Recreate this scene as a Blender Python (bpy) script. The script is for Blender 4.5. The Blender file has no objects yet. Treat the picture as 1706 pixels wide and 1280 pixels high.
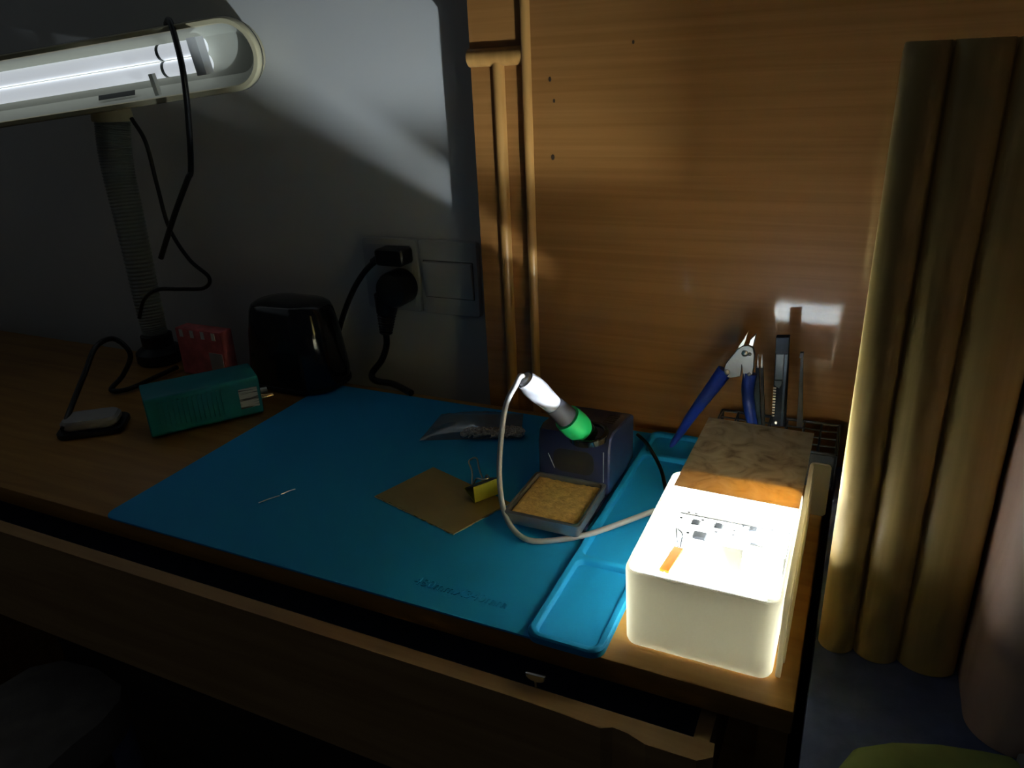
import bpy, bmesh, math, random
from mathutils import Vector, Matrix
random.seed(7)
sc = bpy.context.scene
C = sc.collection
V = Vector

# ------------------------------------------------------------ camera (from the vanishing points of the photograph)
W_, H_, FPX = 1706, 1280, 1247.0
CAM = V((0, 0, 0.36))
_n = V((137, 3013, FPX)).normalized()                  # straight down, in camera axes (x right, y down, z forward)
_d = V((627, -545, FPX)); _d = (_d - _n * _d.dot(_n)).normalized()
_x = _n.cross(_d)
if _x.x < 0: _x = -_x
ROT = Matrix((_x, _d, -_n))                            # camera axes -> world axes
def ray(px, py): return ROT @ V((px - W_ / 2, py - H_ / 2, FPX))
def at_z(px, py, z=0.0): r = ray(px, py); return CAM + r * ((z - CAM.z) / r.z)
def at_y(px, py, y): r = ray(px, py); return CAM + r * ((y - CAM.y) / r.y)
def at_x(px, py, x): r = ray(px, py); return CAM + r * ((x - CAM.x) / r.x)
cam = bpy.data.cameras.new('camera')
cam.sensor_width = 36.0; cam.lens = 36.0 * FPX / W_; cam.clip_start = 0.01
camo = bpy.data.objects.new('camera', cam); C.objects.link(camo)
camo.matrix_world = Matrix.Translation(CAM) @ (ROT @ Matrix(((1, 0, 0), (0, -1, 0), (0, 0, -1)))).to_4x4()
sc.camera = camo

# ------------------------------------------------------------ world: a dark room at night
w = bpy.data.worlds.new('night'); sc.world = w; w.use_nodes = True
w.node_tree.nodes['Background'].inputs[0].default_value = (0.78, 0.86, 1.0, 1)
w.node_tree.nodes['Background'].inputs[1].default_value = 0.009
sc.view_settings.view_transform = 'Standard'; sc.view_settings.look = 'None'
sc.view_settings.gamma = 1.0; sc.view_settings.use_curve_mapping = False
sc.view_settings.exposure = 0.22
LED = 11500.0                                            # emission of the light inside the cream box

# ------------------------------------------------------------ materials
def nd(m, t, **k):
    n = m.node_tree.nodes.new(t)
    for a, b in k.items(): setattr(n, a, b)
    return n
def lk(m, a, b): m.node_tree.links.new(a, b)
def mat(name, col, rough=0.5, metal=0.0, coat=0.0, bump=0.0, bscale=200.0, var=0.0, vscale=30.0, spec=0.5, alpha=None, trans=0.0, ior=1.45):
    m = bpy.data.materials.new(name); m.use_nodes = True
    b = m.node_tree.nodes['Principled BSDF']
    b.inputs['Base Color'].default_value = (*col, 1); b.inputs['Roughness'].default_value = rough
    b.inputs['Metallic'].default_value = metal; b.inputs['Coat Weight'].default_value = coat
    b.inputs['Specular IOR Level'].default_value = spec; b.inputs['Transmission Weight'].default_value = trans
    b.inputs['IOR'].default_value = ior
    tc = nd(m, 'ShaderNodeTexCoord')
    if var:
        t = nd(m, 'ShaderNodeTexNoise'); t.inputs['Scale'].default_value = vscale; t.inputs['Detail'].default_value = 5
        lk(m, tc.outputs['Object'], t.inputs['Vector'])
        r = nd(m, 'ShaderNodeValToRGB')
        r.color_ramp.elements[0].position = 0.3; r.color_ramp.elements[1].position = 0.7
        r.color_ramp.elements[0].color = (*[c * (1 - var) for c in col], 1)
        r.color_ramp.elements[1].color = (*[min(1, c * (1 + var)) for c in col], 1)
        lk(m, t.outputs['Fac'], r.inputs['Fac']); lk(m, r.outputs['Color'], b.inputs['Base Color'])
    if bump:
        t = nd(m, 'ShaderNodeTexNoise'); t.inputs['Scale'].default_value = bscale; t.inputs['Detail'].default_value = 4
        lk(m, tc.outputs['Object'], t.inputs['Vector'])
        bp = nd(m, 'ShaderNodeBump'); bp.inputs['Strength'].default_value = bump; bp.inputs['Distance'].default_value = 0.001
        lk(m, t.outputs['Fac'], bp.inputs['Height']); lk(m, bp.outputs['Normal'], b.inputs['Normal'])
    return m
def wood(name, c1, c2, stretch, rough=0.35, coat=0.0, croug=0.08, spec=0.4):
    m = mat(name, c1, rough, coat=coat, spec=spec); b = m.node_tree.nodes['Principled BSDF']
    b.inputs['Coat Roughness'].default_value = croug
    tc = nd(m, 'ShaderNodeTexCoord'); mp = nd(m, 'ShaderNodeMapping'); mp.inputs['Scale'].default_value = stretch
    lk(m, tc.outputs['Object'], mp.inputs['Vector'])
    t = nd(m, 'ShaderNodeTexNoise'); t.inputs['Scale'].default_value = 1.0; t.inputs['Detail'].default_value = 7; t.inputs['Distortion'].default_value = 0.6
    lk(m, mp.outputs['Vector'], t.inputs['Vector'])
    r = nd(m, 'ShaderNodeValToRGB'); e = r.color_ramp.elements
    e[0].position = 0.33; e[0].color = (*c2, 1); e[1].position = 0.62; e[1].color = (*c1, 1)
    lk(m, t.outputs['Fac'], r.inputs['Fac']); lk(m, r.outputs['Color'], b.inputs['Base Color'])
    return m
def cream_plastic():
    m = bpy.data.materials.new('cream_plastic'); m.use_nodes = True; nt = m.node_tree; nt.nodes.clear()
    o = nd(m, 'ShaderNodeOutputMaterial')
    d = nd(m, 'ShaderNodeBsdfDiffuse'); d.inputs['Color'].default_value = (0.93, 0.91, 0.84, 1)
    t = nd(m, 'ShaderNodeBsdfTranslucent'); t.inputs['Color'].default_value = (0.97, 0.91, 0.77, 1)
    g = nd(m, 'ShaderNodeBsdfGlossy'); g.inputs['Roughness'].default_value = 0.35; g.inputs['Color'].default_value = (1, 1, 1, 1)
    x = nd(m, 'ShaderNodeMixShader'); x.inputs[0].default_value = 0.38
    y = nd(m, 'ShaderNodeMixShader'); y.inputs[0].default_value = 0.04
    lk(m, d.outputs[0], x.inputs[1]); lk(m, t.outputs[0], x.inputs[2])
    lk(m, x.outputs[0], y.inputs[1]); lk(m, g.outputs[0], y.inputs[2]); lk(m, y.outputs[0], o.inputs[0])
    return m
def burl_sheet():
    m = mat('burl_veneer', (0.3, 0.24, 0.19), 0.42); b = m.node_tree.nodes['Principled BSDF']
    tc = nd(m, 'ShaderNodeTexCoord')
    t = nd(m, 'ShaderNodeTexNoise'); t.inputs['Scale'].default_value = 38; t.inputs['Detail'].default_value = 8; t.inputs['Distortion'].default_value = 2.2
    lk(m, tc.outputs['Object'], t.inputs['Vector'])
    r = nd(m, 'ShaderNodeValToRGB'); e = r.color_ramp.elements
    e[0].position = 0.28; e[0].color = (0.24, 0.20, 0.20, 1); e[1].position = 0.66; e[1].color = (0.72, 0.70, 0.68, 1)
    k = e.new(0.46); k.color = (0.56, 0.52, 0.49, 1)
    lk(m, t.outputs['Fac'], r.inputs['Fac']); lk(m, r.outputs['Color'], b.inputs['Base Color'])
    tr = nd(m, 'ShaderNodeBsdfTranslucent'); tr.inputs['Color'].default_value = (1.0, 0.56, 0.10, 1)
    mx = nd(m, 'ShaderNodeMixShader'); mx.inputs[0].default_value = 0.06
    out = m.node_tree.nodes['Material Output']
    lk(m, b.outputs[0], mx.inputs[1]); lk(m, tr.outputs[0], mx.inputs[2]); lk(m, mx.outputs[0], out.inputs[0])
    return m
def added_paper_diffuser():
    m = bpy.data.materials.new('diffuser_paper'); m.use_nodes = True; m.node_tree.nodes.clear()
    o = nd(m, 'ShaderNodeOutputMaterial'); d = nd(m, 'ShaderNodeBsdfDiffuse'); d.inputs[0].default_value = (0.93, 0.93, 0.91, 1)
    t = nd(m, 'ShaderNodeBsdfTranslucent'); t.inputs[0].default_value = (0.95, 0.94, 0.90, 1)
    x = nd(m, 'ShaderNodeMixShader'); x.inputs[0].default_value = 0.205
    lk(m, d.outputs[0], x.inputs[1]); lk(m, t.outputs[0], x.inputs[2]); lk(m, x.outputs[0], o.inputs[0]); return m
def glow_tube():
    m = mat('white_glass_tube', (0.90, 0.92, 0.95), 0.2); b = m.node_tree.nodes['Principled BSDF']
    b.inputs['Emission Color'].default_value = (0.86, 0.93, 1.0, 1); b.inputs['Emission Strength'].default_value = 0.45
    return m
def emit(name, col, s):
    m = bpy.data.materials.new(name); m.use_nodes = True; m.node_tree.nodes.clear()
    o = nd(m, 'ShaderNodeOutputMaterial'); e = nd(m, 'ShaderNodeEmission')
    e.inputs[0].default_value = (*col, 1); e.inputs[1].default_value = s; lk(m, e.outputs[0], o.inputs[0]); return m
def clear_film():
    m = bpy.data.materials.new('clear_film'); m.use_nodes = True; m.node_tree.nodes.clear()
    o = nd(m, 'ShaderNodeOutputMaterial'); t = nd(m, 'ShaderNodeBsdfTransparent'); t.inputs[0].default_value = (0.9, 0.9, 0.9, 1)
    g = nd(m, 'ShaderNodeBsdfGlossy'); g.inputs['Roughness'].default_value = 0.12
    d = nd(m, 'ShaderNodeBsdfDiffuse'); d.inputs[0].default_value = (0.5, 0.5, 0.48, 1)
    a = nd(m, 'ShaderNodeMixShader'); a.inputs[0].default_value = 0.5; b = nd(m, 'ShaderNodeMixShader'); b.inputs[0].default_value = 0.34
    lk(m, g.outputs[0], a.inputs[1]); lk(m, d.outputs[0], a.inputs[2]); lk(m, t.outputs[0], b.inputs[1]); lk(m, a.outputs[0], b.inputs[2]); lk(m, b.outputs[0], o.inputs[0])
    return m
def sticker():
    m = mat('printed_label', (0.75, 0.75, 0.72), 0.5); b = m.node_tree.nodes['Principled BSDF']
    tc = nd(m, 'ShaderNodeTexCoord'); mp = nd(m, 'ShaderNodeMapping'); mp.inputs['Scale'].default_value = (30, 30, 620)
    lk(m, tc.outputs['Object'], mp.inputs['Vector'])
    t = nd(m, 'ShaderNodeTexNoise'); t.inputs['Scale'].default_value = 1.0; lk(m, mp.outputs[0], t.inputs['Vector'])
    r = nd(m, 'ShaderNodeValToRGB'); e = r.color_ramp.elements; e[0].position = 0.42; e[0].color = (0.12, 0.11, 0.12, 1); e[1].position = 0.52; e[1].color = (0.75, 0.74, 0.72, 1)
    lk(m, t.outputs['Fac'], r.inputs['Fac']); lk(m, r.outputs[0], b.inputs['Base Color']); return m

M = dict(
    wall=mat('grey_white_plaster', (0.78, 0.78, 0.76), 0.9, bump=0.15, bscale=120),
    floor=wood('floor_wood', (0.10, 0.07, 0.05), (0.05, 0.035, 0.025), (3, 30, 3)),
    board=wood('beech_veneer', (0.46, 0.212, 0.060), (0.38, 0.165, 0.042), (3.0, 3.0, 150), 0.4, coat=0.9, croug=0.07),
    bead=wood('beech_bead', (0.62, 0.33, 0.10), (0.50, 0.25, 0.07), (60, 60, 5), 0.3, coat=0.5, croug=0.15),
    reed=wood('reeded_wood', (0.72, 0.50, 0.17), (0.60, 0.39, 0.12), (120, 120, 4), 0.45, coat=0.12, croug=0.3),
    post=wood('pink_beige_wood', (0.74, 0.52, 0.42), (0.62, 0.40, 0.31), (40, 40, 12), 0.55),
    desk=wood('desk_wood', (0.48, 0.25, 0.06), (0.36, 0.17, 0.035), (5, 70, 70), 0.4),
    drawer=wood('drawer_wood', (0.58, 0.36, 0.15), (0.45, 0.26, 0.10), (5, 60, 60), 0.5),
    darkcab=mat('dark_navy_cloth', (0.17, 0.21, 0.38), 0.8, var=0.2, vscale=60, bump=0.3, bscale=500),
    mat=mat('teal_silicone', (0.014, 0.40, 0.88), 0.62, bump=0.1, bscale=900, spec=0.3),
    cream=cream_plastic(),
    white=mat('white_plastic', (0.82, 0.82, 0.80), 0.5),
    led=emit('led_light', (0.80, 0.92, 1.0), LED),
    pcb=mat('white_circuit_board', (0.80, 0.84, 0.80), 0.5),
    chip=mat('black_chip', (0.02, 0.02, 0.022), 0.5),
    steel=mat('steel', (0.62, 0.62, 0.62), 0.28, metal=1.0),
    dullsteel=mat('brushed_steel', (0.36, 0.36, 0.35), 0.45, metal=1.0, bump=0.1, bscale=400),
    brass=mat('brass', (0.85, 0.60, 0.28), 0.25, metal=1.0),
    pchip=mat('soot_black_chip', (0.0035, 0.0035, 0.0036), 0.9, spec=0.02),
    psteel=mat('dark_tin', (0.005, 0.005, 0.005), 0.8, spec=0.05),
    kapton=mat('orange_tape', (0.10, 0.028, 0.0003), 0.6, spec=0.05),
    burl=burl_sheet(),
    black=mat('black_plastic', (0.012, 0.013, 0.016), 0.4),
    gloss=mat('glossy_black', (0.008, 0.009, 0.012), 0.12),
    navy=mat('dark_blue_metal', (0.018, 0.024, 0.075), 0.36, var=0.15),
    trim=mat('grey_tray_metal', (0.30, 0.31, 0.34), 0.3, metal=0.7),
    sponge=mat('yellow_sponge', (0.95, 0.53, 0.16), 0.9, bump=1.0, bscale=420, var=0.25, vscale=260),
    grip=mat('grey_grip', (0.50, 0.49, 0.54), 0.45, var=0.2, vscale=60),
    darkgrip=mat('dark_grip', (0.07, 0.068, 0.085), 0.5),
    green=mat('bright_green_rubber', (0.02, 0.72, 0.22), 0.5),
    cable=mat('silver_grey_cable', (0.58, 0.57, 0.57), 0.35),
    blue=mat('blue_handle', (0.008, 0.03, 0.30), 0.28),
    tealgrey=mat('blue_grey_plastic', (0.035, 0.065, 0.11), 0.4),
    ink_black=mat('ink_black_plastic', (0.005, 0.010, 0.022), 0.6, spec=0.2),
    slate=mat('slate_slider', (0.06, 0.09, 0.115), 0.35),
    gold=mat('gold_sheet', (0.40, 0.30, 0.10), 0.42, metal=0.35, var=0.12, vscale=25),
    goldedge=mat('pale_cut_edge', (0.72, 0.62, 0.36), 0.6),
    yellow=mat('yellow_enamel', (0.55, 0.52, 0.05), 0.4),
    film=clear_film(),
    grit=mat('grey_brown_wire_wool', (0.80, 0.70, 0.64), 0.7, var=0.5, vscale=300, bump=1.0, bscale=600),
    lampshell=mat('lamp_cream', (0.62, 0.56, 0.36), 0.4),
    lampin=mat('lamp_reflector', (0.50, 0.51, 0.44), 0.3),
    tube=glow_tube(),
    paper=added_paper_diffuser(),
    neck=mat('grey_gooseneck', (0.24, 0.27, 0.26), 0.32),
    teal=mat('teal_enamel', (0.012, 0.27, 0.32), 0.4),
    label=sticker(),
    red=mat('red_card', (0.72, 0.17, 0.18), 0.5, var=0.25, vscale=60),
    socket=mat('socket_white', (0.60, 0.60, 0.60), 0.4),
    cord=mat('black_cord', (0.012, 0.012, 0.012), 0.35),
    grid=mat('black_grid', (0.07, 0.08, 0.11), 0.3),
    smoke=mat('smoky_plastic', (0.07, 0.08, 0.10), 0.3),
    grey=mat('grey_plastic', (0.40, 0.39, 0.38), 0.5),
    upholstery=mat('brown_grey_upholstery', (0.35, 0.31, 0.27), 0.9, var=0.15, vscale=40, bump=0.3, bscale=500),
    olive=mat('green_fabric', (0.50, 0.62, 0.18), 0.9, bump=0.3, bscale=300, var=0.15),
    speck=mat('dark_speck', (0.05, 0.025, 0.01), 0.7),
    ink=mat('dark_ink', (0.03, 0.035, 0.03), 0.6),
)

# ------------------------------------------------------------ builders: part meshes are written in world coordinates
ROOTLOC = {}
def thing(name, label, cat, loc, group=None):
    o = bpy.data.objects.new(name, None); C.objects.link(o); o.location = loc; o.empty_display_size = 0.02
    ROOTLOC[o] = V(loc); o['label'] = label; o['category'] = cat
    if group: o['group'] = group
    return o
def tag(o, label, cat, group=None):
    o['label'] = label; o['category'] = cat
    if group: o['group'] = group
    return o
def link(name, me, material, parent=None, smooth=True, auto=True):
    me.materials.append(M[material] if isinstance(material, str) else material)
    if smooth:
        for p in me.polygons: p.use_smooth = True
        if auto: me.set_sharp_from_angle(angle=math.radians(38))
    o = bpy.data.objects.new(name, me); C.objects.link(o)
    if parent:
        o.parent = parent
        if parent in ROOTLOC: o.matrix_parent_inverse = Matrix.Translation(-ROOTLOC[parent])
    return o
def fin(name, bm, material, parent=None, smooth=True, auto=True):
    bmesh.ops.recalc_face_normals(bm, faces=bm.faces)
    me = bpy.data.meshes.new(name); bm.to_mesh(me); bm.free()
    return link(name, me, material, parent, smooth, auto)
def frame(o, x, y):
    x = V(x).normalized(); z = x.cross(V(y)).normalized(); y = z.cross(x)
    return Matrix.Translation(V(o)) @ Matrix((x, y, z)).transposed().to_4x4()
def add_box(bm, lo, hi, mw=None, bev=0.0, seg=2):
    r = bmesh.ops.create_cube(bm, size=1.0); vs = r['verts']
    for v in vs: v.co = V([(lo[i] + hi[i]) / 2 + v.co[i] * (hi[i] - lo[i]) for i in range(3)])
    if bev:
        es = list({e for v in vs for e in v.link_edges})
        g = bmesh.ops.bevel(bm, geom=es, offset=bev, segments=seg, affect='EDGES', profile=0.5)
        vs = list({v for f in g['faces'] for v in f.verts} | {v for v in vs if v.is_valid})
    if mw is not None:
        for v in vs: v.co = mw @ v.co
def box(name, lo, hi, material, parent=None, bev=0.0, mw=None, seg=2):
    bm = bmesh.new(); add_box(bm, lo, hi, mw, bev, seg); return fin(name, bm, material, parent, smooth=bev > 0)
def add_loft(bm, loops, cap0=True, cap1=True, closed=True):
    rs = [[bm.verts.new(p) for p in l] for l in loops]
    n = len(rs[0])
    for a, b in zip(rs, rs[1:]):
        for i in range(n if closed else n - 1):
            j = (i + 1) % n; bm.faces.new((a[i], a[j], b[j], b[i]))
    if cap0: bm.faces.new(rs[0][::-1])
    if cap1: bm.faces.new(rs[-1])
def loft(name, loops, material, parent=None, cap0=True, cap1=True, smooth=True, auto=True):
    bm = bmesh.new(); add_loft(bm, loops, cap0, cap1); return fin(name, bm, material, parent, smooth, auto)
def rr(x0, x1, y0, y1, r, n=6):
    if not isinstance(r, (list, tuple)): r = [r] * 4
    out = []
    for k, (cx, cy) in enumerate(((x1, y1), (x0, y1), (x0, y0), (x1, y0))):
        sx, sy = ((-1, -1), (1, -1), (1, 1), (-1, 1))[k]; q = r[k]
        for i in range(n + 1):
            a = math.pi / 2 * (k + i / n); out.append((cx + sx * q + q * math.cos(a), cy + sy * q + q * math.sin(a)))
    return out
def lz(o, z): return [V((p[0], p[1], z)) for p in o]
def prism(name, outline, z0, z1, material, parent=None, mw=None, bev=0.0, smooth=True):
    """outline extruded z0..z1, with a small chamfer on the top and bottom edges"""
    c = V((sum(p[0] for p in outline) / len(outline), sum(p[1] for p in outline) / len(outline)))
    def ins(d): return [(p[0] + (c.x - p[0]) / max(1e-6, (c - V(p)).length) * d, p[1] + (c.y - p[1]) / max(1e-6, (c - V(p)).length) * d) for p in outline]
    L = [lz(outline, z0), lz(outline, z1)] if not bev else [lz(ins(bev), z0), lz(outline, z0 + bev), lz(outline, z1 - bev), lz(ins(bev), z1)]
    if mw is not None: L = [[mw @ p for p in l] for l in L]
    return loft(name, L, material, parent, smooth=smooth)
def spline(pts, per=8):
    pts = [V(p) for p in pts]; P = [pts[0] * 2 - pts[1]] + pts + [pts[-1] * 2 - pts[-2]]; out = []
    for i in range(1, len(P) - 2):
        a, b, c, d = P[i - 1:i + 3]
        for k in range(per):
            t = k / per
            out.append(0.5 * (2 * b + (c - a) * t + (2 * a - 5 * b + 4 * c - d) * t * t + (3 * b - a - 3 * c + d) * t ** 3))
    return out + [pts[-1]]
def add_tube(bm, pts, r, n=12):
    pts = [V(p) for p in pts]; R = r if isinstance(r, (list, tuple)) else [r] * len(pts)
    t0 = (pts[1] - pts[0]).normalized(); up = V((0, 0, 1)) if abs(t0.z) < 0.9 else V((1, 0, 0)); s = t0.cross(up).normalized(); loops = []
    for i, p in enumerate(pts):
        t = (pts[min(i + 1, len(pts) - 1)] - pts[max(i - 1, 0)]).normalized()
        s = (s - t * s.dot(t)).normalized(); u = t.cross(s)
        loops.append([p + (s * math.cos(2 * math.pi * k / n) + u * math.sin(2 * math.pi * k / n)) * R[i] for k in range(n)])
    add_loft(bm, loops)
def tube(name, pts, r, material, parent=None, n=12, smooth_path=True, per=8):
    if smooth_path: pts = spline(pts, per)
    bm = bmesh.new(); add_tube(bm, pts, r, n); return fin(name, bm, material, parent)
def lathe(name, prof, mw, material, parent=None, n=32, cap0=True, cap1=True):
    L = [[mw @ V((r * math.cos(2 * math.pi * k / n), r * math.sin(2 * math.pi * k / n), z)) for k in range(n)] for r, z in prof]
    return loft(name, L, material, parent, cap0, cap1)
def axis_frame(o, z):
    z = V(z).normalized(); x = z.cross(V((0, 0, 1)) if abs(z.z) < 0.95 else V((0, 1, 0))).normalized()
    return Matrix.Translation(V(o)) @ Matrix((x, z.cross(x), z)).transposed().to_4x4()
def text_mesh(name, s, size, depth, mw, material, parent, align='LEFT', shear=0.0, width=None):
    cu = bpy.data.curves.new(name, 'FONT'); cu.body = s; cu.size = size; cu.extrude = depth / 2; cu.align_x = align; cu.shear = shear
    cu.resolution_u = 3
    o = bpy.data.objects.new(name, cu); C.objects.link(o)
    dg = bpy.context.evaluated_depsgraph_get(); me = bpy.data.meshes.new_from_object(o.evaluated_get(dg))
    bpy.data.objects.remove(o); bpy.data.curves.remove(cu)
    if width:
        xs = [v.co.x for v in me.vertices]; k = width / (max(xs) - min(xs))
        for v in me.vertices: v.co.x = (v.co.x - min(xs)) * k
    me.transform(mw); me.materials.clear()
    return link(name, me, material, parent, smooth=False)

# ------------------------------------------------------------ the setting
YW = 0.785                     # back wall
def structure(o): o['kind'] = 'structure'; return o
structure(box('floor', (-1.8, -1.2, -0.80), (1.4, YW + 0.1, -0.75), 'floor'))['label'] = 'dark wooden floor under the desk'
structure(box('wall_back', (-1.8, YW, -0.75), (1.4, YW + 0.1, 1.7), 'wall'))['label'] = 'grey white plaster wall behind the desk'
structure(box('wall_left', (-1.8, -1.2, -0.75), (-1.7, YW, 1.7), 'wall'))['label'] = 'plaster wall in the dark beyond the lamp'

# ------------------------------------------------------------ wardrobe side panel of beech veneer with mouldings
YB = 0.727
wd = thing('wardrobe', 'orange beech wardrobe side with raised beads and glossy veneer standing behind the desk', 'wardrobe', (-0.1, YB + 0.03, -0.75))
box('back_board', (-0.385, YB + 0.008, -0.75), (0.34, YW - 0.001, 0.95), 'board', wd)
box('main_panel', (-0.322, YB, -0.745), (0.335, YB + 0.0082, 0.94), 'board', wd, bev=0.004, seg=3)
def half_round(name, p, q, wid, hgt, parent):
    p, q = V(p), V(q); ax = (q - p).normalized(); side = ax.cross(V((0, -1, 0))).normalized(); L = []
    for e in (p, q):
        L.append([e + side * (wid / 2 * math.cos(a)) + V((0, -1, 0)) * (hgt * math.sin(a)) for a in [math.pi * k / 10 for k in range(11)]])
    return loft(name, L, 'bead', parent)
half_round('edge_bead', (-0.3195, YB + 0.002, -0.74), (-0.3195, YB + 0.002, 0.93), 0.011, 0.006, wd)
half_round('upright_bead', (-0.3535, YB + 0.009, -0.74), (-0.3535, YB + 0.009, 0.378), 0.013, 0.008, wd)
half_round('cross_bead', (-0.3855, YB + 0.009, 0.377), (-0.322, YB + 0.009, 0.377), 0.018, 0.010, wd)
for px, py, s in ((916, 132, 0.0016), (923, 168, 0.0013), (921, 262, 0.0020), (1055, 70, 0.0012)):
    p = at_y(px, py, YB); lathe('nail_hole', [(s, 0), (s * 0.8, 0.0004)], axis_frame(p, (0, -1, 0)) @ Matrix.Diagonal((1, 1.5, 1, 1)), 'speck', wd, n=8)

# ------------------------------------------------------------ desk with a drawer slid out a little
DL, DR, DF = -1.45, -0.002, 0.372
DB = 0.7185
dk = thing('desk', 'wooden desk with a slightly open drawer below the teal mat', 'desk', (-0.7, 0.55, -0.75))
box('desktop', (DL, DF, -0.019), (DR, DB, 0.0), 'desk', dk, bev=0.002)
box('side_panel', (DL, DF + 0.012, -0.75), (DL + 0.018, DB - 0.002, -0.019), 'desk', dk)
box('side_panel', (DR - 0.020, DF + 0.012, -0.75), (DR - 0.002, DB - 0.002, -0.019), 'desk', dk)
box('back_panel', (DL + 0.018, DB - 0.02, -0.5), (DR - 0.02, DB - 0.004, -0.019), 'desk', dk)
dz = -0.021
ob = [at_z(px, py, dz) for px, py in ((1190, 1243), (1188, 1262), (1160, 1268), (1075, 1241), (1045, 1222), (1020, 1212), (1000, 1214), (925, 1186), (850, 1160))]
yb = sum(at_z(px, py, dz).y for px, py in ((1190, 1243), (1050, 1195), (930, 1155))) / 3
ol = [(p.x, min(p.y, yb - 0.004)) for p in ob]
ol += [(-1.2, ol[-1][1]), (-1.2, yb)] + [(-0.3, yb), (ol[0][0], yb)]
drw = box('drawer', (-1.19, yb, -0.098), (ol[0][0] - 0.008, YB - 0.08, -0.094), 'darkcab', dk)
box('drawer_side', (-1.192, yb, -0.10), (-1.182, YB - 0.08, -0.028), 'drawer', drw)
box('drawer_side', (ol[0][0] - 0.014, yb, -0.10), (ol[0][0] - 0.004, YB - 0.08, -0.028), 'drawer', drw)
prism('drawer_front', ol[1:] , -0.135, dz, 'drawer', drw, smooth=False)
# half-round metal catch on the back edge of the drawer front
cc = at_y(893, 1126, yb + 0.002)
prism('lock_catch', [(cc.x - 0.0072, cc.z + 0.0012)] + [(cc.x - 0.0072 * math.cos(math.pi * k / 12), cc.z - 0.0042 * math.sin(math.pi * k / 12)) for k in range(1, 12)] + [(cc.x + 0.0072, cc.z + 0.0022)], 0.0, 0.0022, 'steel', drw, mw=frame((0, yb + 0.0024, 0), (1, 0, 0), (0, 0, 1)), bev=0.0004)
tube('catch_stem', [V((cc.x, yb + 0.0013, cc.z - 0.002)), V((cc.x, yb + 0.0013, dz - 0.012))], 0.0012, 'steel', drw, smooth_path=False)
# ------------------------------------------------------------ dark side cabinet, reeded column and post to the right of the desk
sd = thing('side_cabinet', 'low cabinet with dark navy top beside the desk', 'cabinet', (0.2, 0.4, -0.75))
box('cabinet_body', (0.006, 0.20, -0.75), (0.40, 0.70, -0.006), 'darkcab', sd)
box('cabinet_top', (0.004, 0.195, -0.006), (0.40, 0.70, 0.0), 'darkcab', sd, bev=0.002)
YP = 0.443
xs = (0.006, 0.0275, 0.0535, 0.086)
col = thing('reeded_column', 'tall honey coloured wooden column with three rounded reeds', 'column', (0.045, YP + 0.03, 0))
prism('column_body', rr(xs[0] + 0.001, xs[3], YP - 0.001, YP + 0.05, 0.004), 0.0005, 0.366, 'reed', col)
for a, b in zip(xs, xs[1:]):
    hw = (b - a) / 2; o2 = []
    for k in range(15):
        t = math.pi * k / 14; o2.append(((a + b) / 2 - hw * math.cos(t), YP - 0.0005 - 0.0095 * math.sin(t) ** 1.25))
    pr = [V((x, y, 0.0008)) for x, y in o2], [V((x, y, 0.362)) for x, y in o2], [V(((x - (a + b) / 2) * 0.93 + (a + b) / 2, (y - YP) * 0.7 + YP, 0.3665)) for x, y in o2]
    loft('reed', list(pr), 'reed', col)
tag(prism('rounded_post', rr(0.0880, 0.170, 0.384, 0.485, [0.006, 0.003, 0.024, 0.02], 8), 0.0005, 0.40, 'post'), 'pinkish beige rounded wooden post beside the reeded column', 'post')

# ------------------------------------------------------------ teal silicone mat with trays and its size in raised print
ML, MR, MF, MB = -0.602, -0.122, 0.366, 0.7045
TL = -0.1775
mt = thing('work_mat', 'teal silicone work mat with moulded side trays on the desk', 'mat', (-0.36, 0.54, 0))
prism('mat_sheet', rr(ML, TL + 0.004, MF + 0.004, MB, [0.001, 0.012, 0.012, 0.001]), 0.0003, 0.0020, 'mat', mt, bev=0.0005)
cells = ((MF + 0.002, 0.4655), (0.4655, 0.652), (0.652, MB))
for i, (a, b) in enumerate(cells):
    R = 0.010; e = 0.0003
    orr = [R if i == 2 else e, R if i == 2 else e, R if i == 0 else e, R if i == 0 else e]
    def ring(d, z, q): return lz(rr(TL + d, MR - d, a + (d if i == 0 else 0) + q, b - (d if i == 2 else 0) - q, orr), z)
    g = 0.0055; gb = 0.0055 if i == 0 else 0.0035; gt = 0.0035 if i < 2 else 0.0055
    def inn(d, z): return lz(rr(TL + g + d, MR - g - d, a + gb + d, b - gt - d, 0.006), z)
    loft('tray', [ring(0, 0.0003, 0), ring(0, 0.0050, 0), ring(0.0012, 0.0062, 0), inn(-0.0010, 0.0062), inn(0, 0.0055), inn(0.0012, 0.0024), inn(0.002, 0.0021)], 'mat', mt)
ta, tb = at_z(685, 975, 0.002), at_z(845, 1009, 0.002)
ty = (ta.y + tb.y) / 2
text_mesh('raised_print', '480mmX340mm', 0.0125, 0.0009, Matrix.Translation((ta.x, ty - 0.001, 0.0022)), 'mat', mt, width=tb.x - ta.x)

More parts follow.
